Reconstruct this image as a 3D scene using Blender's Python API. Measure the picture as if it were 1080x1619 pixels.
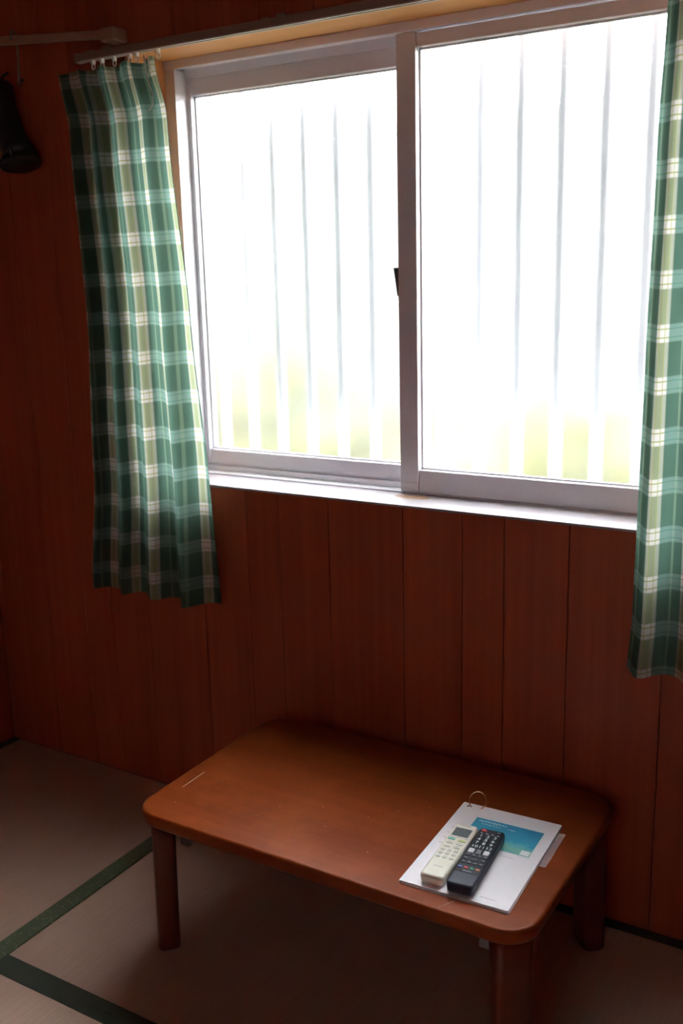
import bpy, bmesh, math, random
from mathutils import Vector, Matrix

random.seed(7)
for o in list(bpy.data.objects):
    bpy.data.objects.remove(o, do_unlink=True)
sc = bpy.context.scene
C = sc.collection

# ------------------------------------------------------------------ camera
cam_d = bpy.data.cameras.new('camera')
cam = bpy.data.objects.new('camera', cam_d)
C.objects.link(cam)
RIGHT = Vector((0.85483998, 0.5183197, -0.0243577))
DOWN = Vector((0.09775316, -0.20696565, -0.97345238))
FWD = Vector((-0.50960075, 0.82976497, -0.2275899))
UP, BACK = -DOWN, -FWD
m = Matrix(((RIGHT.x, UP.x, BACK.x, 0.0), (RIGHT.y, UP.y, BACK.y, 0.0), (RIGHT.z, UP.z, BACK.z, 1.37), (0, 0, 0, 1)))
cam.matrix_world = m
cam_d.sensor_fit = 'VERTICAL'
cam_d.sensor_height = 36.0
cam_d.lens = 36.0 * 1598.85 / 1619.0
cam_d.clip_start = 0.05
cam_d.clip_end = 200
cam_d.dof.use_dof = True
cam_d.dof.focus_distance = 2.0
cam_d.dof.aperture_fstop = 3.2
sc.camera = cam

# ------------------------------------------------------------------ daylight
world = bpy.data.worlds.new('overcast_sky')
sc.world = world
world.use_nodes = True
wn = world.node_tree
wn.nodes['Background'].inputs['Color'].default_value = (0.95, 0.95, 1.0, 1)
wn.nodes['Background'].inputs['Strength'].default_value = 36.0

vs = sc.view_settings
vs.view_transform = 'Standard'
vs.look = 'None'
vs.exposure = 0.0
vs.gamma = 1.0
vs.use_curve_mapping = False
sc.cycles.max_bounces = 14
sc.cycles.diffuse_bounces = 7
sc.cycles.glossy_bounces = 5
sc.cycles.transmission_bounces = 10
sc.cycles.transparent_max_bounces = 8
sc.cycles.use_denoising = True
sc.cycles.sample_clamp_indirect = 0.0

# ------------------------------------------------------------------ helpers
MATS = {}


class NT:
    def __init__(self, name):
        self.m = bpy.data.materials.new(name)
        self.m.use_nodes = True
        self.t = self.m.node_tree
        self.b = self.t.nodes['Principled BSDF']
        self.out = self.t.nodes['Material Output']
        MATS[name] = self.m

    def n(self, kind, **kw):
        x = self.t.nodes.new(kind)
        for k, v in kw.items():
            setattr(x, k, v)
        return x

    def l(self, a, b):
        self.t.links.new(a, b)

    def val(self, sock, v):
        if hasattr(v, 'links') or isinstance(v, bpy.types.NodeSocket):
            self.l(v, sock)
        else:
            sock.default_value = v

    def math(self, op, a, b=None, c=None):
        x = self.n('ShaderNodeMath', operation=op)
        self.val(x.inputs[0], a)
        if b is not None:
            self.val(x.inputs[1], b)
        if c is not None:
            self.val(x.inputs[2], c)
        return x.outputs[0]

    def mix(self, f, a, b):
        x = self.n('ShaderNodeMix', data_type='RGBA')
        self.val(x.inputs[0], f)
        for i, v in ((6, a), (7, b)):
            if isinstance(v, tuple):
                x.inputs[i].default_value = (v[0], v[1], v[2], 1)
            else:
                self.l(v, x.inputs[i])
        return x.outputs[2]

    def noise(self, coord, scale, detail=4.0, rough=0.55):
        x = self.n('ShaderNodeTexNoise')
        self.l(coord, x.inputs['Vector'])
        x.inputs['Scale'].default_value = scale
        x.inputs['Detail'].default_value = detail
        x.inputs['Roughness'].default_value = rough
        return x.outputs[0]

    def ramp(self, f, stops):
        x = self.n('ShaderNodeValToRGB')
        self.l(f, x.inputs[0])
        cr = x.color_ramp
        while len(cr.elements) < len(stops):
            cr.elements.new(0.5)
        for e, (p, c) in zip(cr.elements, stops):
            e.position = p
            e.color = (c[0], c[1], c[2], 1) if isinstance(c, tuple) else (c, c, c, 1)
        return x.outputs[0]

    def coord(self, scale=(1, 1, 1), kind='Object'):
        tc = self.n('ShaderNodeTexCoord')
        mp = self.n('ShaderNodeMapping')
        mp.inputs['Scale'].default_value = scale
        self.l(tc.outputs[kind], mp.inputs['Vector'])
        return mp

    def bump(self, h, strength=0.2, dist=0.002):
        x = self.n('ShaderNodeBump')
        x.inputs['Strength'].default_value = strength
        x.inputs['Distance'].default_value = dist
        self.l(h, x.inputs['Height'])
        self.l(x.outputs[0], self.b.inputs['Normal'])


def plain(name, col, rough=0.5, metal=0.0, spec=0.5, var=0.06, scale=30.0, coat=0.0):
    """one colour with a little procedural mottling"""
    k = NT(name)
    mp = k.coord()
    f = k.noise(mp.outputs[0], scale, 3.0)
    a = tuple(max(0, c * (1 - var)) for c in col)
    b = tuple(min(1, c * (1 + var)) for c in col)
    k.l(k.mix(f, a, b), k.b.inputs['Base Color'])
    k.b.inputs['Roughness'].default_value = rough
    k.b.inputs['Metallic'].default_value = metal
    k.b.inputs['Specular IOR Level'].default_value = spec
    k.b.inputs['Coat Weight'].default_value = coat
    return k.m


def wood(name, dark, light, axis, rough=0.45, spec=0.4, fine=60.0, along=1.2, vary=0.25, bump=0.06, wear=0.0, coat=0.0):
    k = NT(name)
    s = [fine, fine, fine]
    s['xyz'.index(axis)] = along
    mp = k.coord(tuple(s))
    oi = k.n('ShaderNodeObjectInfo')
    off = k.n('ShaderNodeVectorMath', operation='ADD')
    sc_ = k.n('ShaderNodeVectorMath', operation='SCALE')
    cmb = k.n('ShaderNodeCombineXYZ')
    for i in range(3):
        k.l(oi.outputs['Random'], cmb.inputs[i])
    k.l(cmb.outputs[0], sc_.inputs[0])
    sc_.inputs['Scale'].default_value = 37.0
    k.l(mp.outputs[0], off.inputs[0])
    k.l(sc_.outputs[0], off.inputs[1])
    g = k.noise(off.outputs[0], 1.0, 5.0, 0.6)
    s2 = [7.0, 7.0, 7.0]
    s2['xyz'.index(axis)] = 0.55
    mp2 = k.coord(tuple(s2))
    off2 = k.n('ShaderNodeVectorMath', operation='ADD')
    k.l(mp2.outputs[0], off2.inputs[0])
    k.l(sc_.outputs[0], off2.inputs[1])
    g2 = k.noise(off2.outputs[0], 1.0, 3.0, 0.5)
    f = k.math('ADD', k.math('MULTIPLY', g, 0.6), k.math('MULTIPLY', g2, 0.4))
    col = k.ramp(f, [(0.3, dark), (0.68, light)])
    # plank to plank tone
    tone = k.math('ADD', k.math('MULTIPLY', oi.outputs['Random'], vary), 1.0 - vary * 0.5)
    h = k.n('ShaderNodeHueSaturation')
    k.l(col, h.inputs['Color'])
    k.l(tone, h.inputs['Value'])
    col = h.outputs[0]
    if wear > 0:
        mp3 = k.coord((1, 1, 1))
        wn_ = k.noise(mp3.outputs[0], 6.0, 6.0, 0.65)
        wf = k.math('MULTIPLY', k.ramp(wn_, [(0.47, 0.0), (0.68, 1.0)]), wear)
        col = k.mix(wf, col, (light[0] * 1.35, light[1] * 1.5, light[2] * 1.7))
        rr = k.math('ADD', k.math('MULTIPLY', wn_, 0.22), rough - 0.1)
        k.l(rr, k.b.inputs['Roughness'])
    else:
        k.b.inputs['Roughness'].default_value = rough
    k.l(col, k.b.inputs['Base Color'])
    k.b.inputs['Specular IOR Level'].default_value = spec
    k.b.inputs['Coat Weight'].default_value = coat
    k.b.inputs['Coat Roughness'].default_value = 0.32
    k.bump(g, bump, 0.002)
    return k.m


def obj(name, bm_or_me, mat=None, parent=None, smooth=False):
    if isinstance(bm_or_me, bmesh.types.BMesh):
        me = bpy.data.meshes.new(name)
        bmesh.ops.recalc_face_normals(bm_or_me, faces=bm_or_me.faces[:])
        bm_or_me.to_mesh(me)
        bm_or_me.free()
    else:
        me = bm_or_me
    if smooth:
        for p in me.polygons:
            p.use_smooth = True
    if mat is not None and not me.materials:
        me.materials.append(MATS[mat] if isinstance(mat, str) else mat)
    o = bpy.data.objects.new(name, me)
    C.objects.link(o)
    if parent is not None:
        o.parent = parent
    return o


def empty(name, loc=(0, 0, 0), rz=0.0, parent=None):
    o = bpy.data.objects.new(name, None)
    C.objects.link(o)
    o.location = loc
    o.rotation_euler = (0, 0, rz)
    o.empty_display_size = 0.05
    if parent is not None:
        o.parent = parent
    return o


def tag(o, label=None, cat=None, group=None, kind=None):
    if label:
        o['label'] = label
    if cat:
        o['category'] = cat
    if group:
        o['group'] = group
    if kind:
        o['kind'] = kind
    return o


def box(bm, x0, x1, y0, y1, z0, z1, bev=0.0, seg=2):
    r = bmesh.ops.create_cube(bm, size=1.0)
    vsx = r['verts']
    for v in vsx:
        v.co = Vector(((x0 + x1) / 2 + v.co.x * (x1 - x0), (y0 + y1) / 2 + v.co.y * (y1 - y0), (z0 + z1) / 2 + v.co.z * (z1 - z0)))
    if bev > 0:
        ed = list({e for v in vsx for e in v.link_edges})
        bmesh.ops.bevel(bm, geom=ed, offset=bev, segments=seg, profile=0.5, affect='EDGES')
    return bm


def B(x0, x1, y0, y1, z0, z1, bev=0.0, seg=2):
    return box(bmesh.new(), x0, x1, y0, y1, z0, z1, bev, seg)


def rounded_rect(w, h, r, n=6):
    pts = []
    for cx, cy, a0 in ((w / 2 - r, h / 2 - r, 0), (-w / 2 + r, h / 2 - r, 90), (-w / 2 + r, -h / 2 + r, 180), (w / 2 - r, -h / 2 + r, 270)):
        for i in range(n + 1):
            a = math.radians(a0 + 90.0 * i / n)
            pts.append((cx + r * math.cos(a), cy + r * math.sin(a)))
    return pts


def loft(bm, rings, cap=True):
    """rings: lists of points of equal length, closed loops"""
    vr = [[bm.verts.new(p) for p in ring] for ring in rings]
    n = len(vr[0])
    for a, b in zip(vr[:-1], vr[1:]):
        for i in range(n):
            bm.faces.new((a[i], a[(i + 1) % n], b[(i + 1) % n], b[i]))
    if cap:
        bm.faces.new(vr[0][::-1])
        bm.faces.new(vr[-1])
    return bm


def tube(bm, pts, r, n=8, close=False):
    pts = [Vector(p) for p in pts]
    rs = r if isinstance(r, (list, tuple)) else [r] * len(pts)
    rings = []
    prev = None
    for i, p in enumerate(pts):
        a = pts[i - 1] if (i > 0 or close) else p
        b = pts[(i + 1) % len(pts)] if (i < len(pts) - 1 or close) else p
        t = (b - a).normalized()
        ref = prev if prev is not None else (Vector((0, 0, 1)) if abs(t.z) < 0.9 else Vector((1, 0, 0)))
        u = (ref - t * ref.dot(t)).normalized()
        prev = u
        w = t.cross(u)
        rings.append([p + (u * math.cos(2 * math.pi * k / n) + w * math.sin(2 * math.pi * k / n)) * rs[i] for k in range(n)])
    if close:
        vr = [[bm.verts.new(q) for q in ring] for ring in rings]
        for i in range(len(vr)):
            a, b = vr[i], vr[(i + 1) % len(vr)]
            for k in range(n):
                bm.faces.new((a[k], a[(k + 1) % n], b[(k + 1) % n], b[k]))
        return bm
    return loft(bm, rings)


def text_mesh(s, size, depth=0.0):
    cu = bpy.data.curves.new('txt', 'FONT')
    cu.body = s
    cu.size = size
    cu.align_x = 'CENTER'
    cu.align_y = 'CENTER'
    cu.extrude = depth
    cu.resolution_u = 2
    o = bpy.data.objects.new('txt', cu)
    C.objects.link(o)
    dg = bpy.context.evaluated_depsgraph_get()
    me = bpy.data.meshes.new_from_object(o.evaluated_get(dg))
    bpy.data.objects.remove(o, do_unlink=True)
    return me


# ------------------------------------------------------------------ materials
wood('wall_panel_wood', (0.28, 0.050, 0.019), (0.43, 0.088, 0.032), 'z', rough=0.42, spec=0.35, vary=0.10)
wood('groove_wood', (0.05, 0.012, 0.008), (0.08, 0.02, 0.012), 'z', rough=0.7)
wood('ceiling_wood', (0.10, 0.05, 0.03), (0.16, 0.08, 0.045), 'y', rough=0.6)
wood('jamb_wood', (0.62, 0.28, 0.095), (0.76, 0.37, 0.14), 'x', rough=0.45)
wood('sill_wood', (0.29, 0.26, 0.28), (0.36, 0.33, 0.36), 'x', rough=0.4, vary=0.0)
wood('table_wood', (0.172, 0.030, 0.005), (0.24, 0.050, 0.009), 'x', rough=0.34, spec=0.10, fine=45, along=1.5, vary=0.0, bump=0.02, wear=0.55, coat=0.0)
wood('table_leg_wood', (0.09, 0.016, 0.006), (0.14, 0.028, 0.010), 'z', rough=0.4, vary=0.1)
wood('rail_wood', (0.30, 0.15, 0.10), (0.40, 0.21, 0.14), 'x', rough=0.5)
plain('aluminium', (0.74, 0.72, 0.77), rough=0.38, metal=0.15, var=0.03)
plain('aluminium_dark', (0.20, 0.20, 0.20), rough=0.45, metal=0.6, var=0.05)
k = NT('grille_metal')
k.t.nodes.remove(k.b)
_d, _t, _m = k.n('ShaderNodeBsdfDiffuse'), k.n('ShaderNodeBsdfTranslucent'), k.n('ShaderNodeMixShader')
_c = k.mix(k.noise(k.coord().outputs[0], 20.0), (0.48, 0.49, 0.53), (0.53, 0.54, 0.57))
k.l(_c, _d.inputs['Color'])
k.l(_c, _t.inputs['Color'])
_m.inputs[0].default_value = 0.08
k.l(_d.outputs[0], _m.inputs[1])
k.l(_t.outputs[0], _m.inputs[2])
k.l(_m.outputs[0], k.out.inputs['Surface'])
plain('rubber_seal', (0.03, 0.03, 0.03), rough=0.7)
plain('rail_brown', (0.26, 0.17, 0.13), rough=0.45, var=0.08)
plain('rail_lip', (0.55, 0.48, 0.42), rough=0.35, var=0.05)
plain('runner_white', (0.75, 0.72, 0.66), rough=0.45)
plain('black_plastic', (0.012, 0.012, 0.013), rough=0.45)
plain('black_gloss', (0.03, 0.03, 0.035), rough=0.12)
plain('hook_metal', (0.22, 0.24, 0.22), rough=0.4, metal=0.7)
plain('plaster', (0.80, 0.74, 0.68), rough=0.85, var=0.08)
plain('heri_cloth', (0.034, 0.042, 0.028), rough=0.85, var=0.3, scale=60)
plain('paper', (0.86, 0.84, 0.90), rough=0.35, var=0.01, spec=0.5)
plain('paper_edge', (0.70, 0.70, 0.73), rough=0.5, var=0.03)
plain('white_print', (0.82, 0.86, 0.88), rough=0.5, var=0.01)
plain('grey_print', (0.42, 0.42, 0.46), rough=0.6, var=0.02)
plain('pale_print', (0.55, 0.75, 0.82), rough=0.6, var=0.02)
plain('ring_brass', (0.78, 0.62, 0.48), rough=0.25, metal=0.9)
plain('cream_plastic', (0.82, 0.80, 0.70), rough=0.35, var=0.02)
plain('cream_button', (0.76, 0.75, 0.68), rough=0.4, var=0.02)
plain('lcd', (0.13, 0.15, 0.16), rough=0.2, var=0.03)
plain('button_teal', (0.20, 0.52, 0.46), rough=0.4)
plain('button_lime', (0.62, 0.66, 0.28), rough=0.4)
plain('remote_navy', (0.022, 0.025, 0.048), rough=0.45, var=0.05, spec=0.3)
plain('button_black', (0.010, 0.011, 0.020), rough=0.5, spec=0.25)
plain('button_white', (0.72, 0.72, 0.76), rough=0.4)
plain('button_red', (0.75, 0.10, 0.14), rough=0.4)
plain('button_blue', (0.16, 0.20, 0.62), rough=0.4)
plain('button_green', (0.10, 0.45, 0.28), rough=0.4)
plain('button_orange', (0.82, 0.36, 0.24), rough=0.4)
plain('worn_brown', (0.30, 0.17, 0.10), rough=0.6, var=0.3, scale=60)
plain('scratch_pale', (0.62, 0.40, 0.33), rough=0.6)
plain('grass', (0.072, 0.070, 0.022), rough=0.9, var=0.15, scale=2.0)
plain('leaf', (0.096, 0.096, 0.042), rough=0.8, var=0.12, scale=5.0)
plain('sky_screen_grey', (0.072, 0.075, 0.072), rough=0.9, var=0.1, scale=3.0)
plain('bark', (0.20, 0.15, 0.10), rough=0.9)
plain('exterior_wall', (0.7, 0.68, 0.64), rough=0.9)

# frosted glass: rough refraction
k = NT('frosted_glass')
k.t.nodes.remove(k.b)
gl = k.n('ShaderNodeBsdfGlass')
gl.distribution = 'BECKMANN'
gl.inputs['Roughness'].default_value = 0.20
gl.inputs['IOR'].default_value = 1.45
gl.inputs['Color'].default_value = (0.97, 0.99, 0.97, 1)
mp = k.coord((1, 1, 1))
bn = k.n('ShaderNodeBump')
bn.inputs['Strength'].default_value = 0.15
bn.inputs['Distance'].default_value = 0.001
k.l(k.noise(mp.outputs[0], 260.0, 2.0), bn.inputs['Height'])
k.l(bn.outputs[0], gl.inputs['Normal'])
k.l(gl.outputs[0], k.out.inputs['Surface'])

k = NT('clear_film')
k.b.inputs['Base Color'].default_value = (0.75, 0.68, 0.70, 1)
k.b.inputs['Roughness'].default_value = 0.25
k.b.inputs['Alpha'].default_value = 0.28

# tatami rush
k = NT('tatami_rush')
mp = k.coord((1, 1, 1))
st = k.coord((260.0, 6.0, 1.0))
f1 = k.noise(st.outputs[0], 1.0, 3.0)
f2 = k.noise(mp.outputs[0], 3.0, 4.0)
f = k.math('ADD', k.math('MULTIPLY', f1, 0.45), k.math('MULTIPLY', f2, 0.55))
k.l(k.ramp(f, [(0.3, (0.40, 0.262, 0.20)), (0.7, (0.53, 0.37, 0.29))]), k.b.inputs['Base Color'])
k.b.inputs['Roughness'].default_value = 0.6
k.bump(f1, 0.3, 0.001)

# patterned border cloth
k = NT('heri_pattern')
mp = k.coord((70.0, 70.0, 70.0))
vo = k.n('ShaderNodeTexVoronoi')
k.l(mp.outputs[0], vo.inputs['Vector'])
vo.inputs['Scale'].default_value = 1.6
fl = k.ramp(vo.outputs['Distance'], [(0.12, 1.0), (0.3, 0.0)])
k.l(k.mix(k.math('MULTIPLY', fl, 0.7), (0.075, 0.10, 0.055), (0.30, 0.30, 0.16)), k.b.inputs['Base Color'])
k.b.inputs['Roughness'].default_value = 0.85

# plaid cloth, driven by the cloth's own width/height in metres (UV)
k = NT('plaid_cloth')
tc = k.n('ShaderNodeTexCoord')
sep = k.n('ShaderNodeSeparateXYZ')
k.l(tc.outputs['UV'], sep.inputs[0])
PER = 0.092


def band(coord, centre, half, soft=0.0012):
    """1 inside a repeating stripe"""
    ph = k.math('MODULO', k.math('ADD', coord, 10 * PER - centre + PER / 2), PER)
    d = k.math('ABSOLUTE', k.math('SUBTRACT', ph, PER / 2))
    x = k.n('ShaderNodeMapRange')
    k.l(d, x.inputs[0])
    x.inputs[1].default_value = half - soft
    x.inputs[2].default_value = half + soft
    x.inputs[3].default_value = 1.0
    x.inputs[4].default_value = 0.0
    return x.outputs[0]


U, V = sep.outputs[0], sep.outputs[1]
wu = band(U, 0.048, 0.0145)
wv = band(V, 0.048, 0.0155)
eu = band(U, 0.0415, 0.0009, 0.0006)
eu2 = band(U, 0.0545, 0.0009, 0.0006)
ev = band(V, 0.0405, 0.0011, 0.0006)
ev2 = band(V, 0.0555, 0.0011, 0.0006)
thin = band(U, 0.002, 0.0035)
cu_ = band(U, 0.048, 0.0065)
col = k.mix(k.math('MULTIPLY', wv, 0.8), (0.076, 0.146, 0.112), (0.19, 0.30, 0.27))
ucol = k.mix(cu_, (0.38, 0.41, 0.34), (0.28, 0.33, 0.21))
ucol = k.mix(wv, ucol, (0.70, 0.68, 0.66))
col = k.mix(k.math('MULTIPLY', thin, 0.35), col, (0.35, 0.5, 0.36))
col = k.mix(wu, col, ucol)
le = k.math('MAXIMUM', eu, eu2)
lv = k.math('MAXIMUM', ev, ev2)
col = k.mix(k.math('MULTIPLY', lv, 0.65), col, (0.07, 0.20, 0.14))
col = k.mix(k.math('MULTIPLY', k.math('MULTIPLY', lv, wu), 0.7), col, (0.42, 0.42, 0.12))
col = k.mix(k.math('MULTIPLY', le, 0.7), col, (0.36, 0.38, 0.12))
wvx = k.n('ShaderNodeTexChecker')
k.l(tc.outputs['UV'], wvx.inputs[0])
wvx.inputs['Scale'].default_value = 430.0
hs = k.n('ShaderNodeHueSaturation')
k.l(col, hs.inputs['Color'])
k.l(k.math('ADD', k.math('MULTIPLY', wvx.outputs['Fac'], 0.16), 0.9), hs.inputs['Value'])
col = hs.outputs[0]
k.t.nodes.remove(k.b)
df = k.n('ShaderNodeBsdfDiffuse')
ts = k.n('ShaderNodeBsdfTranslucent')
k.l(col, df.inputs['Color'])
k.l(col, ts.inputs['Color'])
mx = k.n('ShaderNodeMixShader')
mx.inputs[0].default_value = 0.60
k.l(df.outputs[0], mx.inputs[1])
k.l(ts.outputs[0], mx.inputs[2])
k.l(mx.outputs[0], k.out.inputs['Surface'])

# printed sea picture
k = NT('sea_print')
mp = k.coord((1, 1, 1))
sep = k.n('ShaderNodeSeparateXYZ')
k.l(mp.outputs[0], sep.inputs[0])
nz = k.noise(mp.outputs[0], 45.0, 5.0, 0.65)
hgt = k.math('ADD', sep.outputs[1], k.math('MULTIPLY', k.math('SUBTRACT', nz, 0.5), 0.05))
hgt = k.math('ADD', hgt, k.math('MULTIPLY', sep.outputs[0], 0.12))
mr = k.n('ShaderNodeMapRange')
k.l(hgt, mr.inputs[0])
mr.inputs[1].default_value = -0.05
mr.inputs[2].default_value = 0.05
k.l(k.ramp(mr.outputs[0], [(0.0, (0.10, 0.42, 0.50)), (0.22, (0.22, 0.52, 0.42)), (0.38, (0.12, 0.50, 0.55)), (0.5, (0.04, 0.38, 0.58)), (1.0, (0.02, 0.28, 0.50))]), k.b.inputs['Base Color'])
k.b.inputs['Roughness'].default_value = 0.35

# ------------------------------------------------------------------ room dimensions
YW = 1.935          # inner face of the window wall
XL = -2.402         # left wall
XR, YB, ZC = 0.30, -1.70, 2.38
OX0, OX1, OZ0, OZ1 = -1.73, -0.405, 0.872, 1.886   # window opening
TH = 0.16

# ------------------------------------------------------------------ structure
fl = tag(obj('floor', B(XL - 0.1, XR + 0.1, YB - 0.1, YW + TH, -0.16, -0.055), 'groove_wood'), kind='structure')


def mat_piece(x0, x1, y0, y1, along, borders):
    mt = obj('tatami_mat', B(x0 + .0008, x1 - .0008, y0 + .0008, y1 - .0008, -0.055, 0.0, 0.002, 1), 'tatami_rush', fl)
    for (bx0, bx1, by0, by1, mm) in borders:
        obj('border', B(bx0 + .0003, bx1 - .0003, by0 + .0001, by1 - .0001, -0.004, 0.0012), mm, mt)
    return mt


SX, SY = -1.590, 1.181
mat_piece(XL, SX, 0.24, YW, 'y', [(SX - 0.046, SX, 0.24, YW, 'heri_pattern'), (XL, XL + 0.03, 0.24, YW, 'heri_cloth')])
mat_piece(XL, SX, YB, 0.24, 'y', [(SX - 0.046, SX, YB, 0.24, 'heri_pattern'), (XL, XL + 0.03, YB, 0.24, 'heri_cloth')])
mat_piece(SX, 0.10, SY, YW, 'x', [(SX, 0.10, SY, SY + 0.025, 'heri_cloth'), (SX, 0.10, YW - 0.028, YW, 'heri_cloth')])
mat_piece(SX, 0.10, 0.40, SY, 'x', [(SX, 0.10, SY - 0.025, SY, 'heri_cloth'), (SX, 0.10, 0.40, 0.425, 'heri_cloth')])
mat_piece(SX, 0.10, YB, 0.40, 'x', [(SX, 0.10, 0.375, 0.40, 'heri_cloth')])
mat_piece(0.10, XR, YB, YW, 'y', [(0.10, 0.146, YB, YW, 'heri_pattern')])

# window wall: backing with the opening, then grooved boards of random widths
bm = bmesh.new()
yb0, yb1 = YW + 0.009, YW + TH
box(bm, XL - 0.1, OX0 - 0.02, yb0, yb1, -0.16, ZC)
box(bm, OX1 + 0.02, XR + 0.1, yb0, yb1, -0.16, ZC)
box(bm, OX0 - 0.02, OX1 + 0.02, yb0, yb1, -0.16, OZ0 - 0.006)
box(bm, OX0 - 0.02, OX1 + 0.02, yb0, yb1, OZ1 + 0.022, ZC)
wb = tag(obj('wall_back', bm, 'groove_wood'), kind='structure')
seams = [-1.463]
pat = [0.097, 0.141, 0.196, 0.145]
i = 0
while seams[-1] < XR:
    seams.append(seams[-1] + pat[i % 4])
    i += 1
i = 3
while seams[0] > XL:
    seams.insert(0, seams[0] - pat[i % 4])
    i -= 1
G = 0.0007


def plank_x(x0, x1, z0, z1):
    if x1 - x0 < 0.006:
        return
    obj('plank', B(x0 + G, x1 - G, YW, yb0, z0, z1, 0.0010, 1), 'wall_panel_wood', wb)


for a, b in zip(seams[:-1], seams[1:]):
    a, b = max(a, XL), min(b, XR)
    o0, o1 = max(a, OX0 - 0.02), min(b, OX1 + 0.02)
    if o1 > o0:
        plank_x(a, b, 0.0, OZ0 - 0.006)
        plank_x(a, b, OZ1 + 0.022, ZC)
        if a < o0:
            plank_x(a, o0, OZ0 - 0.006, OZ1 + 0.022)
        if b > o1:
            plank_x(o1, b, OZ0 - 0.006, OZ1 + 0.022)
    else:
        plank_x(a, b, 0.0, ZC)

wl = tag(obj('wall_left', B(XL - 0.1, XL - 0.009, YB - 0.1, yb0, -0.16, ZC), 'groove_wood'), kind='structure')
y = YW
i = 1
while y > YB:
    w_ = pat[i % 4]
    y0 = max(YB, y - w_)
    obj('plank', B(XL - 0.009, XL, y0 + G, y - G, 0.0, ZC, 0.0012, 1), 'wall_panel_wood', wl)
    y = y0
    i += 1
tag(obj('wall_right', B(XR, XR + 0.1, YB - 0.1, yb0, -0.16, ZC), 'wall_panel_wood'), kind='structure')
PX0, PX1, PZ0, PZ1 = -0.35, 0.02, 1.20, 1.44      # unseen opening added behind the camera to let in fill light
bm = bmesh.new()
box(bm, XL - 0.1, PX0, YB - 0.1, YB, -0.16, ZC)
box(bm, PX1, XR + 0.1, YB - 0.1, YB, -0.16, ZC)
box(bm, PX0, PX1, YB - 0.1, YB, -0.16, PZ0)
box(bm, PX0, PX1, YB - 0.1, YB, PZ1, ZC)
tag(obj('wall_front', bm, 'plaster'), kind='structure')
w2 = tag(empty('added_fill_opening', ((PX0 + PX1) / 2, YB, PZ0)), kind='structure')
w2v = -w2.location
for nm, b_ in (('frame_head', (PX0, PX1, PZ1 - 0.03, PZ1)), ('frame_sill', (PX0, PX1, PZ0, PZ0 + 0.03)), ('frame_jamb', (PX0, PX0 + 0.03, PZ0 + 0.03, PZ1 - 0.03)), ('frame_jamb', (PX1 - 0.03, PX1, PZ0 + 0.03, PZ1 - 0.03))):
    bm = B(b_[0], b_[1], YB - 0.08, YB - 0.01, b_[2], b_[3], 0.002, 1)
    bmesh.ops.translate(bm, verts=bm.verts[:], vec=w2v)
    obj(nm, bm, 'aluminium', w2)
tag(obj('ceiling', B(XL - 0.1, XR + 0.1, YB - 0.1, YW + TH, ZC, ZC + 0.1), 'ceiling_wood'), kind='structure')

# wooden lining of the opening
YF = 2.045
tag(obj('trim_1', B(OX0 - 0.02, OX1 + 0.02, YW - 0.004, YF + 0.1, OZ0 - 0.006, OZ0, 0.0015, 2), 'sill_wood'), 'pale lacquered window sill board below the sliding sashes', None, kind='structure')
tag(obj('trim_2', B(OX0 - 0.02, OX1 + 0.02, YW - 0.010, YF + 0.1, OZ1, OZ1 + 0.022, 0.002, 1), 'jamb_wood'), kind='structure')
tag(obj('trim_3', B(OX0 - 0.02, OX0, YW - 0.010, YF + 0.1, OZ0, OZ1, 0.002, 1), 'jamb_wood'), kind='structure')
tag(obj('trim_4', B(OX1, OX1 + 0.02, YW - 0.010, YF + 0.1, OZ0, OZ1, 0.002, 1), 'jamb_wood'), kind='structure')

# worn brown spot on the sill beside the meeting stile
bm = bmesh.new()
bmesh.ops.create_circle(bm, cap_ends=True, radius=1.0, segments=18, matrix=Matrix.Translation((-1.045, 2.012, OZ0 + 0.0004)) @ Matrix.Diagonal((0.045, 0.018, 1, 1)))
obj('worn_spot', bm, 'worn_brown', bpy.data.objects['trim_1'])

# aluminium sliding window
win = tag(empty('window_1', ((OX0 + OX1) / 2, YF, OZ0)), 'aluminium sliding window with two frosted panes', None, kind='structure')
winv = -win.location


def wobj(name, bm, mat, parent=None, smooth=False):
    bmesh.ops.translate(bm, verts=bm.verts[:], vec=winv)
    return obj(name, bm, mat, parent or win, smooth)


wobj('frame_head', box(box(B(OX0, OX1, YF - 0.004, YF + 0.004, 1.866, OZ1, 0.001, 1), OX0, OX1, YF + 0.004, YF + 0.095, 1.870, OZ1), OX0, OX1, YF + 0.036, YF + 0.040, 1.850, 1.870), 'aluminium')
fs = wobj('frame_sill', box(B(OX0, OX1, YF + 0.002, YF + 0.095, OZ0, 0.875), OX0, OX1, YF + 0.034, YF + 0.040, 0.875, 0.888), 'aluminium')
wobj('drain_hole', B(-1.086, -1.081, YF + 0.0005, YF + 0.003, 0.874, 0.879), 'rubber_seal', fs)
for x0, x1, s in ((OX0, OX0 + 0.031, 1), (OX1 - 0.031, OX1, -1)):
    wobj('frame_jamb', B(x0, x1, YF - 0.003, YF + 0.095, 0.880, 1.8655, 0.001, 1), 'aluminium')


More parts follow.
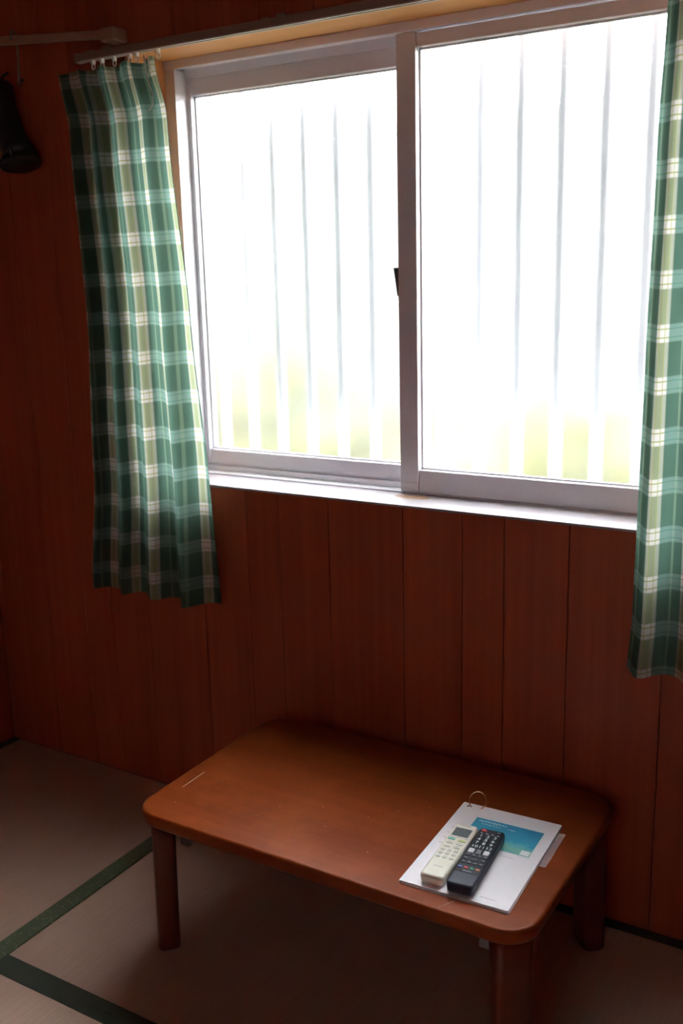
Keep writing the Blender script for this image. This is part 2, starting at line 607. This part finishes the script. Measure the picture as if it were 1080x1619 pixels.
def sash(x0, x1, z0, z1, y0, y1, sl, sr, rt, rb, gy, stile_ext=0.0):
    bm = bmesh.new()
    box(bm, x0, x0 + sl, y0, y1, z0, z1, 0.0018, 2)
    box(bm, x1 - sr, x1, y0, y1, z0, z1, 0.0018, 2)
    box(bm, x0 + sl, x1 - sr, y0 + 0.004, y1 - 0.004, z0 + 0.0005, z0 + rb, 0.0015, 1)
    box(bm, x0 + sl, x1 - sr, y0 + 0.004, y1 - 0.004, z1 - rt, z1 - 0.002, 0.0015, 1)
    s_ = wobj('sash', bm, 'aluminium')
    g_ = wobj('glass_pane', B(x0 + sl - 0.004, x1 - sr + 0.004, gy - 0.002, gy + 0.002, z0 + rb - 0.004, z1 - rt + 0.004), 'frosted_glass', s_)
    sm = bmesh.new()
    gx0, gx1, gz0, gz1 = x0 + sl, x1 - sr, z0 + rb, z1 - rt
    for q in ((gx0, gx0 + 0.004, gz0, gz1), (gx1 - 0.004, gx1, gz0, gz1), (gx0, gx1, gz0, gz0 + 0.004), (gx0, gx1, gz1 - 0.004, gz1)):
        box(sm, q[0], q[1], gy - 0.008, gy - 0.0022, q[2], q[3])
    wobj('glazing_bead', sm, 'aluminium', s_)
    return s_


# inner (right-hand) sash and outer (left-hand) sash
s_in = sash(-1.092, OX1 - 0.006, 0.8755, 1.864, YF - 0.001, YF + 0.033, 0.047, 0.04, 0.030, 0.0535, 2.070)
s_out = sash(OX0 + 0.012, -1.050, 0.879, 1.872, YF + 0.041, YF + 0.075, 0.030, 0.045, 0.062, 0.050, 2.110)
# meeting stile end caps, latch
bm = B(-1.0905, -1.047, YF - 0.004, YF + 0.012, 0.884, 0.900, 0.003, 2)
wobj('stile_cap', bm, 'aluminium', s_in)
bm = bmesh.new()
loft(bm, [[(-1.1035, yy, 1.384), (-1.0925, yy, 1.384), (-1.0925, yy, 1.322), (-1.0945, yy, 1.322)] for yy in (YF - 0.001, YF + 0.010)])
wobj('crescent_lock', bm, 'aluminium_dark', s_in)

# exterior: bar grille, ground, foliage
gr = tag(empty('window_grille', (-1.07, 2.2, 0.78)), 'vertical pale bars outside, blurred behind the frosted window panes', 'grille')
gv = Vector((1.07, -2.2, -0.78))
for n_ in range(-9, 8):
    x = -0.963 + 0.0942 * n_
    bm = B(x - 0.012, x + 0.012, 2.196, 2.208, 0.80, 1.98, 0.003, 1)
    bmesh.ops.translate(bm, verts=bm.verts[:], vec=gv)
    obj('bar', bm, 'grille_metal', gr)
for z in (0.78, 1.965):
    bm = B(-1.88, -0.26, 2.188, 2.216, z, z + 0.025, 0.003, 1)
    bmesh.ops.translate(bm, verts=bm.verts[:], vec=gv)
    obj('crossbar', bm, 'grille_metal', gr)
for x in (-1.86, -0.30):
    for z in (0.785, 1.97):
        bm = B(x - 0.01, x + 0.01, 2.09, 2.19, z, z + 0.015)
        bmesh.ops.translate(bm, verts=bm.verts[:], vec=gv)
        obj('bracket', bm, 'grille_metal', gr)
tag(obj('ground', B(-40, 40, YW + TH + 0.02, 60, -0.62, -0.60), 'grass'), kind='structure')


# low bank of yellow-green grass and a grey wall added to screen off bright sky
tag(obj('sky_screen_wall', B(-14, 10, 6.4, 6.6, -0.6, 2.55), 'sky_screen_grey'), kind='structure')
rnd = random.Random(3)
bm = bmesh.new()
for q in range(2600):
    x = rnd.uniform(-11, 4)
    y_ = rnd.uniform(5.0, 6.1)
    hgt = 0.95 + 0.45 * math.sin(x * 1.1 + 0.6) + 0.3 * math.sin(x * 2.7)
    z = -0.6 + rnd.random() ** 0.8 * (hgt + 0.5)
    r_ = rnd.uniform(0.07, 0.16)
    a_, t_ = rnd.uniform(0, 6.28), rnd.uniform(-0.6, 0.6)
    u = Vector((math.cos(a_), math.sin(a_), t_)) * r_
    v = Vector((-math.sin(a_), math.cos(a_), 0.7)) * r_ * 0.6
    c = Vector((x, y_, z))
    bm.faces.new([bm.verts.new(p) for p in (c - u, c - v * 0.8, c + u, c + v)])
tag(obj('hedge_foliage', bm, 'leaf'), 'yellow-green foliage outside, blurred behind the frosted window panes', 'plants', kind='stuff')

# ------------------------------------------------------------------ curtains
def curtain(name, rows, width, nfold, amp, phase, ybase, u_off, drift, label, ncol=150, nrow=70, hem_wave=0.0, group=None, seed=1, lead=0.0, v_off=0.0, flat=0.0):
    """rows: (z, x_left, x_right) from top to bottom; the cloth waves between them"""
    rnd = random.Random(seed)
    warp = [rnd.uniform(-0.35, 0.35) for _ in range(12)]
    bm = bmesh.new()
    uvl = bm.loops.layers.uv.new('UVMap')
    grid = []
    ztop, zbot = rows[0][0], rows[-1][0]

    def edge(z):
        for (za, la, ra), (zb, lb, rb) in zip(rows[:-1], rows[1:]):
            if za >= z >= zb:
                t = (za - z) / (za - zb)
                t2 = t * t * (3 - 2 * t)
                return la + (lb - la) * t2, ra + (rb - ra) * t2
        return rows[-1][1], rows[-1][2]

    for j in range(nrow + 1):
        t = j / nrow
        z = ztop + (zbot - ztop) * t
        xl, xr = edge(z)
        line = []
        for i in range(ncol + 1):
            s = i / ncol
            w = sum(a * math.sin(math.pi * (q + 1) * s + q) / (q + 1) for q, a in enumerate(warp))
            th = 2 * math.pi * nfold * s + phase + w * 1.6 + drift * math.sin(1.2 * t + 2.1 * s)
            a = amp * (0.75 + 0.4 * t) * (0.75 + 0.35 * math.sin(5 * s + 1.3 + t))
            if flat > 0:
                q_ = min(1.0, max(0.0, (s - flat * 0.6) / (flat * 0.8)))
                a *= 0.30 + 0.70 * q_ * q_ * (3 - 2 * q_) + 0.55 * (1 - t) ** 2 * (1 - q_)
            top = max(0.0, 1 - t / 0.05)
            pin = math.sin(2 * math.pi * nfold * 2 * s + 0.4) * 0.004 * top
            y = ybase + a * (math.sin(th) + 0.28 * math.sin(2 * th + 0.8 + 1.5 * t)) * (1 - 0.35 * top) + pin
            x = xl + (xr - xl) * s + 0.35 * a * math.cos(th) * math.sin(math.pi * s)
            y += lead * (1 - s) ** 6
            zz = z + hem_wave * math.sin(th + 0.6) * t - 0.012 * top * abs(math.sin(math.pi * nfold * 1.0 * s))
            v = bm.verts.new((x, y, zz))
            line.append((v, s * width + u_off, (ztop - z) + v_off))
        grid.append(line)
    for j in range(nrow):
        for i in range(ncol):
            q = (grid[j][i], grid[j + 1][i], grid[j + 1][i + 1], grid[j][i + 1])
            fc = bm.faces.new([p[0] for p in q])
            fc.smooth = True
            for lp, p in zip(fc.loops, q):
                lp[uvl].uv = (p[1], p[2])
    me = bpy.data.meshes.new(name)
    bm.to_mesh(me)
    bm.free()
    o = obj(name, me, 'plaid_cloth')
    tag(o, label, 'curtain', group)
    return o


YC = 1.862
cl = curtain('curtain', [(1.858, -1.915, -1.588), (1.72, -1.893, -1.560), (1.28, -1.878, -1.534), (0.90, -1.896, -1.518), (0.580, -1.930, -1.514)],
             0.50, 4.3, 0.026, 1.1, YC - 0.004, 0.045, 2.0,
             'green plaid curtain drawn to the left side of the window', hem_wave=0.004, group='green plaid curtains', seed=4, v_off=0.023, flat=0.26)
cr = curtain('curtain', [(1.858, -0.476, -0.16), (1.55, -0.484, -0.16), (1.20, -0.489, -0.15), (0.90, -0.492, -0.13), (0.72, -0.494, -0.12), (0.612, -0.500, -0.11)],
             0.56, 4.0, 0.017, 2.0, 1.846, -0.010, 0.5,
             'green plaid curtain at the right edge of the window', hem_wave=0.003, group='green plaid curtains', seed=9)

# rail with runners
rail = tag(empty('curtain_rail', (-1.0, 1.87, 1.872)), 'long brown curtain rail above the window with white runners', 'curtain rail')
rv = Vector((1.0, -1.87, -1.872))


def robj(name, bm, mat, parent=None, smooth=False):
    bmesh.ops.translate(bm, verts=bm.verts[:], vec=rv)
    return obj(name, bm, mat, parent or rail, smooth)


RX0, RX1 = -1.835, -0.06
bm = bmesh.new()
box(bm, RX0, RX1, 1.860, 1.878, 1.887, 1.889)
box(bm, RX0, RX1, 1.860, 1.862, 1.873, 1.887)
box(bm, RX0, RX1, 1.876, 1.878, 1.873, 1.887)
robj('track', bm, 'rail_brown')
robj('track_lip', box(B(RX0, RX1, 1.8595, 1.866, 1.8705, 1.873), RX0, RX1, 1.872, 1.878, 1.8705, 1.873), 'rail_lip')
for x0 in (RX0 - 0.012, RX1):
    robj('end_cap', B(x0, x0 + 0.012, 1.858, 1.880, 1.869, 1.890, 0.003, 2), 'rail_brown')
for x in (-1.80, -1.30, -0.80, -0.30):
    robj('bracket', box(B(x - 0.01, x + 0.01, 1.862, YW - 0.010, 1.8895, 1.8925), x - 0.012, x + 0.012, YW - 0.014, YW - 0.010, 1.8895, 1.912), 'rail_brown')
for x in (-1.795, -1.767, -1.729, -1.681, -1.660, -1.597, -0.46, -0.41, -0.36, -0.31, -0.26):
    r_ = robj('runner', B(x - 0.004, x + 0.004, 1.8635, 1.8745, 1.862, 1.8785, 0.0015, 1), 'runner_white')
    pts = [(x + 0.005 * math.cos(a), 1.869, 1.857 + 0.006 * math.sin(a)) for a in [2 * math.pi * q / 10 for q in range(10)]]
    robj('eyelet', tube(bmesh.new(), pts, 0.0013, 6, True), 'runner_white', r_, True)

# heading cord hanging from the left curtain
bm = bmesh.new()
tube(bm, [(-1.612, 1.838, 1.855), (-1.607, 1.836, 1.82), (-1.598, 1.835, 1.79), (-1.590, 1.835, 1.772), (-1.592, 1.835, 1.752), (-1.604, 1.836, 1.738)], 0.0017, 6)
tube(bm, [(-1.600, 1.838, 1.855), (-1.597, 1.836, 1.825), (-1.604, 1.835, 1.80)], 0.0015, 6)
cd = obj('heading_cord', bm, 'runner_white', cl, True)

# ------------------------------------------------------------------ low table
TX0, TX1, TY0, TY1, TZ = -1.366, -0.506, 1.364, 1.884, 0.320
tcx, tcy = (TX0 + TX1) / 2, (TY0 + TY1) / 2
tw, td = TX1 - TX0, TY1 - TY0
tab = tag(empty('low_table', (tcx, tcy, 0)), 'low reddish-brown wooden table with rounded corners standing under the window', 'table')
rings = []
prof = [(0.022, -0.034), (0.012, -0.033), (0.004, -0.028), (0.0, -0.020), (0.0, -0.010), (0.0006, -0.005), (0.0022, -0.0018), (0.0045, -0.0004), (0.0075, 0.0)]
for ins, dz in prof:
    rings.append([(px, py, TZ + dz) for px, py in rounded_rect(tw - 2 * ins, td - 2 * ins, 0.062 - ins * 0.6, 9)])
bm = loft(bmesh.new(), rings)
top = obj('tabletop', bm, 'table_wood', tab)
for p in top.data.polygons:
    p.use_smooth = len(p.vertices) == 4
# apron
ax, ay = tw / 2 - 0.052, td / 2 - 0.052
for nm, b_ in (('apron', (-ax, ax, -ay, -ay + 0.018)), ('apron', (-ax, ax, ay - 0.018, ay)), ('apron', (-ax, -ax + 0.018, -ay + 0.018, ay - 0.018)), ('apron', (ax - 0.018, ax, -ay + 0.018, ay - 0.018))):
    obj(nm, B(b_[0], b_[1], b_[2], b_[3], TZ - 0.062, TZ - 0.0335, 0.002, 1), 'table_leg_wood', tab)
# legs, each set across its corner
for sx in (-1, 1):
    for sy in (-1, 1):
        ang = math.atan2(sy, sx)
        cx, cy = sx * (tw / 2 - 0.047), sy * (td / 2 - 0.047)
        rings = []
        for z, s, out in ((0.0, 0.92, 0.004), (0.004, 1.0, 0.004), (0.10, 1.0, 0.003), (0.22, 1.0, 0.001), (TZ - 0.0335, 1.02, 0.0)):
            ring = []
            for px, py in rounded_rect(0.046 * s, 0.068 * s, 0.012, 4):
                px += out
                ring.append((cx + px * math.cos(ang) - py * math.sin(ang), cy + px * math.sin(ang) + py * math.cos(ang), z))
            rings.append(ring)
        lg = obj('leg', loft(bmesh.new(), rings), 'table_leg_wood', tab)
        for p in lg.data.polygons:
            p.use_smooth = len(p.vertices) == 4
        if True:
            hx, hy = cx - sx * 0.05, cy - sy * 0.012
            obj('folding_bracket', B(hx - 0.012, hx + 0.012, hy - 0.006, hy + 0.006, TZ - 0.085, TZ - 0.036, 0.002, 1), 'aluminium_dark', tab)


def mark(x0, y0, x1, y1, w):
    d = Vector((x1 - x0, y1 - y0, 0))
    n_ = Vector((-d.y, d.x, 0)).normalized() * w / 2
    a, b = Vector((x0 - tcx, y0 - tcy, TZ + 0.0002)), Vector((x1 - tcx, y1 - tcy, TZ + 0.0002))
    bm = bmesh.new()
    lo = [a - n_ * 0.3, b - n_ * 0.3, b + n_ * 0.3, a + n_ * 0.3]
    loft(bm, [[a - n_, b - n_, b + n_, a + n_], [p + Vector((0, 0, 0.0003)) for p in lo]])
    obj('scratch', bm, 'scratch_pale', tab)


mark(-1.327, 1.486, -1.328, 1.562, 0.0016)
mark(-0.670, 1.374, -0.654, 1.402, 0.0012)
for x, y_ in ((-1.30, 1.43), (-1.10, 1.52), (-1.02, 1.56), (-0.98, 1.50), (-0.92, 1.57), (-0.86, 1.46), (-1.12, 1.47), (-0.83, 1.66), (-0.88, 1.62)):
    a_ = random.uniform(0, 3.1)
    mark(x, y_, x + 0.0026 * math.cos(a_), y_ + 0.0026 * math.sin(a_), 0.0012)

# ------------------------------------------------------------------ ring-bound laminated sheets
PT = 0.005
bk = tag(empty('laminated_booklet', (-0.6675, 1.562, TZ), math.radians(2.3)), 'white laminated information sheets on a metal ring lying on the low table', 'booklet')
pw, pl = 0.203, 0.305
for q, (dx, dy, rz) in enumerate(((0.001, -0.002, 0.3), (-0.0005, -0.001, -0.2), (0.0, 0.0, 0.0))):
    z0 = q * 0.0016 + 0.0001
    rr = []
    for dz in (0.0, 0.0014):
        rr.append([(px, py, z0 + dz) for px, py in rounded_rect(pw, pl, 0.003, 3)])
    pg = obj('sheet', loft(bmesh.new(), rr), 'paper' if q == 2 else 'paper_edge', bk)
    pg.location = (dx, dy, 0)
    pg.rotation_euler = (0, 0, math.radians(rz))
zt = 0.0047
# clear index tab on the right-hand side
obj('index_tab', B(pw / 2 - 0.004, pw / 2 + 0.014, 0.005, 0.128, 0.0006, 0.0012, 0.0002, 1), 'clear_film', bk)
# ring through the top left corner
ring_pts = [(-pw / 2 + 0.031 + 0.017 * math.cos(a), pl / 2 - 0.010 + 0.003 * math.cos(a), 0.0105 + 0.0165 * math.sin(a)) for a in [2 * math.pi * q / 28 for q in range(28)]]
rc = Vector((-pw / 2 + 0.030, pl / 2 - 0.004, 0.012))
ring_pts = [rc + Vector((0.0175 * math.cos(a), 0.010 * math.sin(a), 0.0145 * math.sin(a) + 0.004)) for a in [2 * math.pi * q / 28 for q in range(28)]]
obj('ring', tube(bmesh.new(), ring_pts, 0.0014, 8, True), 'ring_brass', bk, True)
hole = bmesh.new()
bmesh.ops.create_circle(hole, cap_ends=True, radius=0.0028, segments=12, matrix=Matrix.Translation((-pw / 2 + 0.0135, pl / 2 - 0.0125, zt + 0.0001)))
obj('punch_hole', hole, 'rubber_seal', bk)
# sea picture card
card_c = (0.012, 0.062)
cw, ch = 0.142, 0.098
cd_ = obj('card_border', B(card_c[0] - cw / 2, card_c[0] + cw / 2, card_c[1] - ch / 2, card_c[1] + ch / 2, zt, zt + 0.0003), 'white_print', bk)
pc = obj('sea_picture', B(-cw / 2 + 0.003, cw / 2 - 0.003, -ch / 2 + 0.003, ch / 2 - 0.003, 0, 0.0002), 'sea_print', cd_)
pc.location = (card_c[0], card_c[1], zt + 0.0003)
obj('white_patch', B(card_c[0] + cw / 2 - 0.022, card_c[0] + cw / 2 - 0.005, card_c[1] - ch / 2 + 0.005, card_c[1] - ch / 2 + 0.021, zt + 0.0005, zt + 0.0007), 'white_print', cd_)


def print_line(parent, x0, x1, y0, h, z, mat, seed):
    rnd = random.Random(seed)
    bm = bmesh.new()
    x = x0
    while x < x1:
        w_ = rnd.uniform(0.5, 1.0) * h
        box(bm, x, min(x + w_, x1), y0 + rnd.uniform(0, 0.25) * h, y0 + h * rnd.uniform(0.75, 1.0), z, z + 0.0001)
        x += w_ + h * rnd.uniform(0.15, 0.4)
    return obj('print_line', bm, mat, parent)


print_line(cd_, card_c[0] - 0.060, card_c[0] - 0.004, card_c[1] + 0.034, 0.0055, zt + 0.0005, 'pale_print', 3)
print_line(cd_, card_c[0] - 0.052, card_c[0] - 0.012, card_c[1] + 0.026, 0.0028, zt + 0.0005, 'pale_print', 5)
print_line(cd_, card_c[0] + 0.002, card_c[0] + 0.018, card_c[1] + 0.026, 0.0045, zt + 0.0005, 'pale_print', 8)
print_line(bk, 0.045, 0.072, -0.135, 0.0022, zt, 'grey_print', 11)
for q in range(4):
    print_line(bk, -0.088, -0.066, 0.052 - q * 0.02, 0.0022, zt, 'grey_print', 20 + q)
print_line(bk, 0.03, 0.055, -0.0, 0.0018, zt, 'grey_print', 31)

# ------------------------------------------------------------------ remotes
RZ = TZ + zt


def remote_body(w, l, h, r, mat, parent, belly=0.0, top_ins=0.004, rnd=0.004):
    rings = []
    for ins, z in ((0.004, 0.0), (0.001, 0.003), (0.0, h * 0.5), (0.0, h - rnd), (rnd * 0.3, h - rnd * 0.3), (rnd, h)):
        rings.append([(px, py, z) for px, py in rounded_rect(w - 2 * ins, l - 2 * ins, max(0.001, r - ins * 0.5), 5)])
    b = obj('body', loft(bmesh.new(), rings), mat, parent)
    for p in b.data.polygons:
        p.use_smooth = len(p.vertices) == 4
    return b


def button(parent, x, y, w, h, z, mat, r=0.001, hz=0.0012):
    rings = [[(x + px, y + py, z - 0.0003) for px, py in rounded_rect(w, h, r, 3)], [(x + px, y + py, z + hz * 0.7) for px, py in rounded_rect(w, h, r, 3)], [(x + px * 0.9, y + py * 0.9, z + hz) for px, py in rounded_rect(w, h, r, 3)]]
    return obj('button', loft(bmesh.new(), rings), mat, parent)


# air conditioner remote
L1, W1, H1 = 0.188, 0.046, 0.019
ac = tag(empty('remote_control', (-0.7125, 1.512, RZ), math.radians(4.2)), 'cream white remote control with a grey display lying on the laminated sheets', 'remote control')
remote_body(W1, L1, H1, 0.008, 'cream_plastic', ac, rnd=0.005)
fr = obj('display_frame', B(-0.0185, 0.0185, 0.040, 0.080, H1 - 0.0002, H1 + 0.0007, 0.0006, 1), 'cream_button', ac)
obj('display', B(-0.016, 0.016, 0.045, 0.074, H1 + 0.0003, H1 + 0.0011, 0.0003, 1), 'lcd', ac)
print_line(ac, -0.014, 0.010, 0.0835, 0.0042, H1, 'grey_print', 41)
button(ac, -0.0105, 0.0335, 0.014, 0.0065, H1, 'button_teal', 0.002)
button(ac, 0.0105, 0.0315, 0.014, 0.0065, H1, 'button_lime', 0.002)
for r_ in range(5):
    for c_ in range(3 if r_ > 1 else 2):
        n_ = 3 if r_ > 1 else 2
        x = (c_ - (n_ - 1) / 2) * (0.0125 if n_ == 3 else 0.019)
        y_ = 0.0195 - r_ * 0.0125
        b_ = button(ac, x, y_, 0.0085 if n_ == 3 else 0.013, 0.0058, H1, 'cream_button', 0.002)
        print_line(b_, x - 0.0035, x + 0.0035, y_ + 0.0035, 0.0018, H1 + 0.0002, 'grey_print', 50 + r_ * 3 + c_)
        print_line(b_, x - 0.002, x + 0.003, y_ - 0.0010, 0.0020, H1 + 0.00125, 'grey_print', 80 + r_ * 3 + c_)
print_line(ac, -0.009, 0.009, -0.062, 0.0022, H1, 'grey_print', 99)
# television remote
L2, W2, H2 = 0.191, 0.049, 0.021
tv = tag(empty('remote_control', (-0.6600, 1.511, RZ), math.radians(5.2)), 'black remote control with white number keys lying on the laminated sheets', 'remote control')
remote_body(W2, L2, H2, 0.006, 'remote_navy', tv, rnd=0.003)
obj('key_panel', B(-0.0215, 0.0215, -0.058, 0.093, H2 - 0.0002, H2 + 0.0004, 0.0003, 1), 'button_black', tv)
HZ = H2 + 0.0003
button(tv, -0.014, 0.0855, 0.0105, 0.0070, HZ, 'button_red', 0.003, 0.0018)
b_ = button(tv, 0.0145, 0.0855, 0.009, 0.0050, HZ, 'button_black', 0.001)
print_line(b_, 0.011, 0.018, 0.0845, 0.0025, HZ + 0.0013, 'white_print', 102)
for c_ in range(4):
    print_line(tv, -0.0185 + c_ * 0.0105, -0.0135 + c_ * 0.0105, 0.0765, 0.0016, H2 + 0.0004, 'white_print', 110 + c_)
num = 1
for r_ in range(4):
    for c_ in range(3):
        x, y_ = (c_ - 1) * 0.0135, 0.0655 - r_ * 0.0128
        b_ = button(tv, x, y_, 0.011, 0.0095, HZ, 'button_black', 0.0015)
        me = text_mesh(str(num), 0.0128)
        d_ = obj('digit', me, 'white_print', b_)
        d_.location = (x, y_, HZ + 0.0014)
        num += 1
button(tv, -0.0142, 0.0115, 0.0105, 0.0135, HZ, 'button_white', 0.001, 0.0020)
button(tv, 0.0142, 0.0115, 0.0105, 0.0135, HZ, 'button_white', 0.001, 0.0020)
for q in range(3):
    b_ = button(tv, 0.0, 0.0165 - q * 0.0052, 0.0125, 0.0042, HZ, 'button_black', 0.001)
    print_line(b_, -0.0045, 0.0045, 0.0155 - q * 0.0052, 0.0020, HZ + 0.0013, 'white_print', 130 + q)
for r_ in range(3):
    for c_ in range(4):
        if r_ == 1 and c_ in (1, 2):
            continue
        x, y_ = (c_ - 1.5) * 0.0108, -0.0035 - r_ * 0.0125
        b_ = button(tv, x, y_, 0.0088, 0.0052, HZ, 'remote_navy', 0.0022)
        print_line(b_, x - 0.0025, x + 0.0025, y_ + 0.0033, 0.0015, H2 + 0.0005, 'white_print', 140 + r_ * 4 + c_)
button(tv, 0.0, -0.0160, 0.0130, 0.0085, HZ, 'remote_navy', 0.004)
for q, mm in enumerate(('button_blue', 'button_red', 'button_green', 'button_orange')):
    button(tv, (q - 1.5) * 0.0108, -0.0440, 0.0078, 0.0042, HZ, mm, 0.0012, 0.0015)
print_line(tv, -0.008, 0.008, -0.0545, 0.0028, H2 + 0.0004, 'grey_print', 160)

# ------------------------------------------------------------------ hanging bar, hooks and the black thing at the left
hb = tag(empty('hanging_bar', (-1.76, YW, 1.926)), 'wooden hanging bar standing out from the wall left of the curtain rail', 'hanging bar')
hv = Vector((1.76, -YW, -1.926))
p0, p1 = Vector((-1.765, 1.897, 1.928)), Vector((-2.30, 1.672, 1.928))
d = (p1 - p0).normalized()
nrm = Vector((-d.y, d.x, 0))
bm = bmesh.new()
rings = []
for t in (0.0, (p1 - p0).length):
    c = p0 + d * t
    rings.append([c + nrm * a + Vector((0, 0, b)) for a, b in ((-0.009, -0.009), (0.009, -0.009), (0.009, 0.009), (-0.009, 0.009))])
loft(bm, rings)
bmesh.ops.bevel(bm, geom=bm.edges[:], offset=0.002, segments=1, affect='EDGES')
bmesh.ops.translate(bm, verts=bm.verts[:], vec=hv)
obj('bar', bm, 'rail_wood', hb)
bm = B(-1.785, -1.742, 1.885, YW, 1.912, 1.942, 0.003, 1)
bmesh.ops.translate(bm, verts=bm.verts[:], vec=hv)
obj('mount_block', bm, 'rail_wood', hb)
bm = B(-2.31, -2.285, 1.66, YW, 1.913, 1.919, 0.002, 1)
bmesh.ops.translate(bm, verts=bm.verts[:], vec=hv)
obj('stay', bm, 'rail_wood', hb)
for q, (t, lab) in enumerate(((0.235, 'thin grey metal hook hanging from the wooden bar, nearer the curtain'), (0.325, 'thin grey metal hook hanging from the wooden bar at the left picture edge'))):
    c = p0 + d * t
    hk = tag(empty('hanging_hook', (c.x, c.y, c.z + 0.01)), lab, 'hook', 'hooks on the wooden bar')
    pts = [(0, 0.0145, -0.012), (0, 0.0140, 0.004), (0, 0.007, 0.0085), (0, -0.007, 0.0085), (0, -0.0145, 0.002), (0, -0.0145, -0.045), (0.003, -0.016, -0.085), (0.008, -0.018, -0.100), (0.010, -0.030, -0.104), (0.008, -0.040, -0.094)]
    pts = [(a * 1.0, b, c2) for a, b, c2 in pts]
    rz = math.atan2(nrm.y, nrm.x) - math.pi / 2
    hk.rotation_euler = (0, 0, rz)
    obj('wire', tube(bmesh.new(), pts, 0.0024, 6), 'hook_metal', hk, True)
    obj('tip', tube(bmesh.new(), [(0.008, -0.040, -0.094), (0.007, -0.044, -0.088)], 0.0034, 6), 'black_plastic', hk, True)

hd = tag(empty('black_hanging_object', (-2.11, 1.895, 1.66)), 'black plastic object with a glossy tip hanging on the wall at the left edge', 'appliance')  # dark shape of unknown use, built as a flared tube
hv = Vector((2.11, -1.895, -1.66))


def dobj(name, bm, mat, parent=None):
    bmesh.ops.translate(bm, verts=bm.verts[:], vec=hv)
    return obj(name, bm, mat, parent or hd, True)


dobj('flared_body', tube(bmesh.new(), [(-2.155, 1.900, 1.865), (-2.152, 1.900, 1.855), (-2.143, 1.898, 1.80), (-2.125, 1.895, 1.745), (-2.102, 1.892, 1.70), (-2.094, 1.890, 1.682)], [0.025, 0.033, 0.034, 0.035, 0.040, 0.047], 18), 'black_plastic')
dobj('flared_end', tube(bmesh.new(), [(-2.094, 1.890, 1.6825), (-2.090, 1.889, 1.668), (-2.088, 1.888, 1.660)], [0.044, 0.052, 0.050], 18), 'black_plastic')
bm = bmesh.new()
bmesh.ops.create_uvsphere(bm, u_segments=12, v_segments=8, radius=0.008, matrix=Matrix.Translation((-2.072, 1.847, 1.690)) @ Matrix.Diagonal((0.8, 0.6, 1.4, 1)))
dobj('glint_bead', bm, 'black_gloss')  # glossy bead modelled in to give the small glint
dobj('hanging_loop', tube(bmesh.new(), [(-2.155, 1.905, 1.862), (-2.155, 1.918, 1.885), (-2.155, 1.934, 1.895)], 0.004, 8), 'black_plastic')
